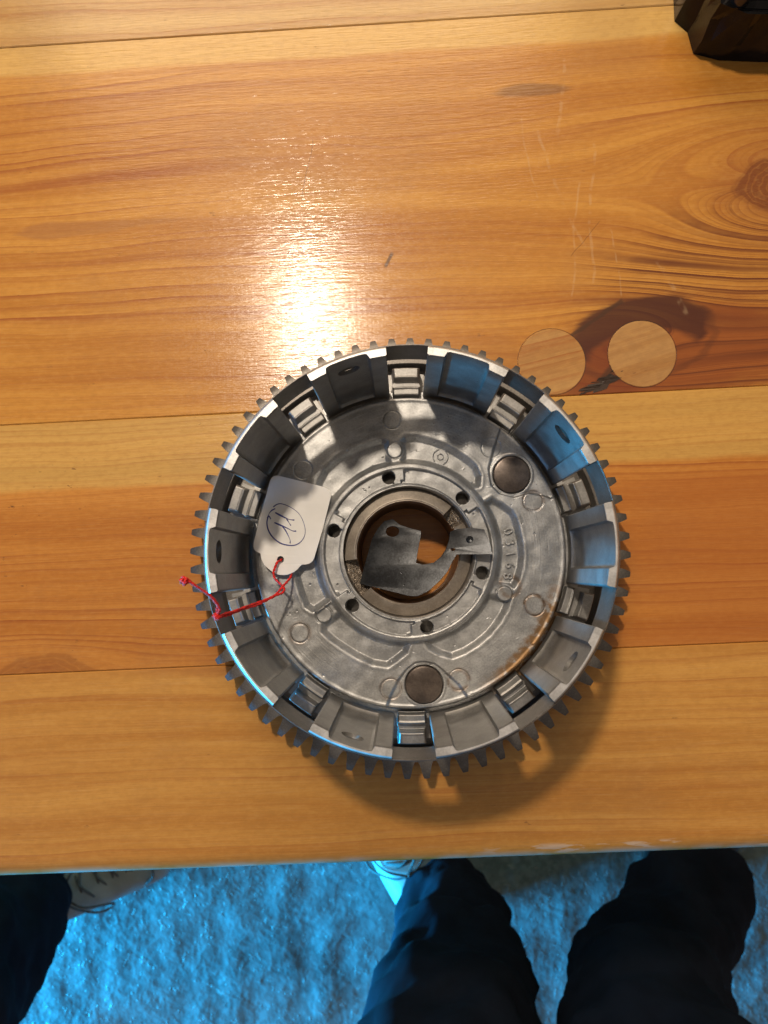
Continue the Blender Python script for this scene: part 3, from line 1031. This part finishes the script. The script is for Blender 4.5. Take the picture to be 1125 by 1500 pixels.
for sp, ph in ((STR1, 0.0), (STR2, 1.0), (STR3, 2.0)):
    p = catmull([(x, y, z + OZ) for x, y, z in sp], 10)
    s_ = np.linspace(0, len(p) * 0.55, len(p))
    for q in (0, math.pi):     # two plies twisted round each other
        off = np.stack([np.cos(s_ + q + ph), np.sin(s_ + q + ph) * 0.7, np.sin(s_ + q + ph)], 1) * 0.2
        parts.append(tube(p + off, 0.27, 6))
for cx, cy, cz, R in ((-59.2, -9.2, 73.2 + OZ, 1.5), (-53.3, -19.2, 62.2 + OZ, 1.3), (-52.7, -17.2, 63.5 + OZ, 0.8)):
    for k in range(26):
        q = rng.normal(0, 1, (4, 3))
        q = q / np.linalg.norm(q, axis=1)[:, None] * R * rng.uniform(0.3, 1.0, (4, 1))
        parts.append(tube(catmull(q + np.array([cx, cy, cz]), 4), 0.14, 5))
v, f = join(parts)
so = put('string', mesh('string', v, f, True), M_STRING, tag)
so['label'] = 'twisted red string knotted through the hole of the tag'

# ------------------------------------------------------------------ black machine part at the far right
blk = empty('machine_part', 'black metal machine part with a bolt and peg at the far right of the table', 'machine part', (134, 222, TOP))
def crag(name, outline, top, amp, n, seed):
    """A block cast with broken, faceted faces."""
    q = np.random.default_rng(seed)
    m_ = prism(name, inset_pts(outline, n), [], lambda x, y: top, top - 0.2)
    bm_ = bmesh.new()
    bm_.from_mesh(m_)
    bmesh.ops.triangulate(bm_, faces=bm_.faces)
    bmesh.ops.subdivide_edges(bm_, edges=[e for e in bm_.edges if e.calc_length() > n * 1.3 * S], cuts=2, use_grid_fill=True)
    bmesh.ops.triangulate(bm_, faces=bm_.faces)
    for v_ in bm_.verts:
        if v_.co.z > 1.0 * S:
            v_.co += Vector(q.normal(0, amp, 3)) * S
    bm_.to_mesh(m_)
    bm_.free()
    return bevel(m_, 0.35, 1, 20)


put('housing', crag('housing', [(-28, 60), (-27, -8), (-22, -13), (-20, -22), (-10, -25), (6, -26), (60, -27), (60, 60)], 25.0, 0.45, 6.0, 4), M_BLACK, blk)
put('side_cover', bevel(prism('side_cover', [(-27, 46), (-26, -9), (-19, -15), (-16, -8), (-15, 46)], [], lambda x, y: 32.0 + 0.25 * x, 8.0), 0.6, 1), M_BROWN, blk)
put('raised_block', crag('raised_block', [(-11, -4), (-6, -12), (14, -14), (16, 52), (-11, 52)], 35.0, 0.5, 5.5, 8), M_BLACK, blk)
put('raised_block', crag('raised_block', [(17, -16), (56, -17), (56, 54), (18, 54)], 30.0, 0.5, 6.0, 13), M_BLACK, blk)
hexp = [(4.2 * math.cos(a), 4.2 * math.sin(a)) for a in np.linspace(0, 6.2832, 6, endpoint=False)]
bo = put('bolt', bevel(prism('bolt', hexp, [], lambda x, y: 5.0, 5.5), 0.5), M_BOLT, blk, (-2.5, 4.0, 35.2))
put('peg', lathe('peg', [(0.001, 0.0), (3.2, 0.0), (3.8, -0.6), (3.8, -12.0), (0.001, -12.0)], 32), M_BOLT, blk, (-13.0, -19.5, 32.0))
put('screw', lathe('screw', [(0.001, 0.4), (1.6, 0.4), (2.4, 0.0), (2.6, -2.0), (0.001, -2.0)], 24), M_BOLT, blk, (8.0, -6.0, 35.8))

# ------------------------------------------------------------------ the two people standing at the table
def shoe(person, loc, ang, m_up, m_sole, lace=True, L=285.0, label=None):
    n, k = 30, 20
    v = []
    for i in range(n):
        t = i / (n - 1)
        x = -70 + (L - 30) * t
        hw = (30 + 17 * math.sin(min(1, t * 1.15) * math.pi * 0.62)) * math.sqrt(max(0.0, min(1, (1 - t) * 7 + 0.02))) * math.sqrt(min(1, t * 9 + 0.25))
        h = 92 - 44 * sstep(np.array(t), 0.22, 0.62) - 16 * sstep(np.array(t), 0.72, 1.0)
        h = float(h) * (0.75 + 0.25 * math.sqrt(min(1, (1 - t) * 8)))
        for j in range(k):
            a = math.pi * j / (k - 1)
            c, s_ = math.cos(a), math.sin(a)
            v.append((x, hw * math.copysign(abs(c) ** 0.7, c), 18 + (h - 18) * s_ ** 0.75))
    f = grid_faces(n, k)
    f += [tuple(range(k)), tuple((n - 1) * k + j for j in range(k))[::-1]]
    up = mesh('shoe_upper', v, f, True, 60)
    fix(up)
    o = put('shoe', up, m_up, person, loc, ang)
    if label:
        o['label'] = label
    ou = []
    for i in range(40):
        a = 2 * math.pi * i / 40
        x = 57 + 131 * math.cos(a)
        ou.append((x, (47 if x > 40 else 40) * math.copysign(abs(math.sin(a)) ** 0.75, math.sin(a))))
    sm = bevel(prism('sole', ou, [], lambda x, y: 24.0, 24.0), 5, 2)
    put('sole', sm, m_sole, o)
    if lace:
        parts = []
        for i in range(4):
            x = 40 + i * 19
            zz_ = 92 - 44 * float(sstep(np.array((x + 70) / (L - 30)), 0.22, 0.62)) + 2
            parts.append(tube(catmull([(x - 5, -24, zz_ - 9), (x, 0, zz_ + 1), (x + 7, 24, zz_ - 9)], 5), 1.5, 6))
            parts.append(tube(catmull([(x - 5, 24, zz_ - 9), (x, 0, zz_ + 2), (x + 7, -24, zz_ - 9)], 5), 1.5, 6))
        for sgn in (-1, 1):
            parts.append(tube(catmull([(30, 0, 90), (50, sgn * 22, 92), (72, sgn * 40, 62), (50, sgn * 44, 60), (34, sgn * 20, 84), (30, 0, 91)], 7), 1.6, 6))
            parts.append(tube(catmull([(104, sgn * 42, 34), (128, sgn * 30, 52), (132, 0, 58)], 7), 1.8, 6))
        v, f = join(parts)
        put('lace', mesh('lace', v, f, True), M_LACE, o)
    return o


def trousers(person, chain, edges, folds=19.0, seed=0):
    """One continuous garment grown over a skeleton of (x, y, z, radius)."""
    me = bpy.data.meshes.new('trousers')
    me.from_pydata([tuple(q * S for q in c[:3]) for c in chain], edges, [])
    o = put('trousers', me, None, person)
    sk = o.modifiers.new('skin', 'SKIN')
    for i, c in enumerate(chain):
        me.skin_vertices[0].data[i].radius = (c[3] * S, c[3] * S)
    me.skin_vertices[0].data[0].use_root = True
    sb = o.modifiers.new('sub', 'SUBSURF')
    sb.levels = sb.render_levels = 4
    tx = bpy.data.textures.new('folds', 'CLOUDS')
    tx.noise_scale = 0.06
    dp = o.modifiers.new('folds', 'DISPLACE')
    dp.texture = tx
    dp.strength = folds * S * 2
    dp.mid_level = 0.5
    dp.texture_coords = 'LOCAL'
    bpy.context.view_layer.update()
    m2 = bpy.data.meshes.new_from_object(o.evaluated_get(bpy.context.evaluated_depsgraph_get()))
    o.modifiers.clear()
    o.data = m2
    m2.materials.clear()
    m2.materials.append(M_CLOTH)
    m2.polygons.foreach_set('use_smooth', [True] * len(m2.polygons))
    return o


right_p = empty('person', 'person in black trousers with both legs in view below the clutch basket', 'person', (140, -440, 0), 0, 'people standing at the table')
ox, oy = 140, -440
ch = [(0, -75, 930, 120), (0, -70, 860, 125),
      (-70, -60, 780, 105), (-104, -8, 480, 108), (-103, 0, 330, 90), (-80, 2, 185, 77), (-90, 12, 95, 68), (-92, 16, 40, 62),
      (70, -60, 780, 105), (84, -8, 480, 108), (76, 0, 330, 88), (132, 4, 185, 78), (222, 40, 100, 66), (246, 58, 40, 62)]
trousers(right_p, ch, [(0, 1), (1, 2), (2, 3), (3, 4), (4, 5), (5, 6), (6, 7), (1, 8), (8, 9), (9, 10), (10, 11), (11, 12), (12, 13)])
shoe(right_p, (-122, 26, 0), math.radians(118), M_SHOE, M_SOLE, label='pale laced shoe')
shoe(right_p, (235, 62, 0), math.radians(52), M_DARKSHOE, M_DARKSHOE, False, label='black shoe turned outwards')

left_p = empty('person', 'person in black trousers and pale laced sneakers standing at the left corner of the table', 'person', (-470, -420, 0), 0, 'people standing at the table')
ch = [(-130, -70, 930, 115), (-130, -70, 860, 120),
      (-60, -50, 780, 90), (10, -10, 480, 104), (4, 5, 330, 102), (-16, 5, 180, 94), (-34, 5, 70, 84),
      (-210, -60, 780, 90), (-220, -30, 480, 84), (-225, -20, 180, 72), (-225, -20, 70, 64)]
trousers(left_p, ch, [(0, 1), (1, 2), (2, 3), (3, 4), (4, 5), (5, 6), (1, 7), (7, 8), (8, 9), (9, 10)], seed=3)
shoe(left_p, (10, -10, 0), math.radians(24), M_SHOE, M_SOLE, L=262.0)
shoe(left_p, (-215, -10, 0), math.radians(60), M_SHOE, M_SOLE)
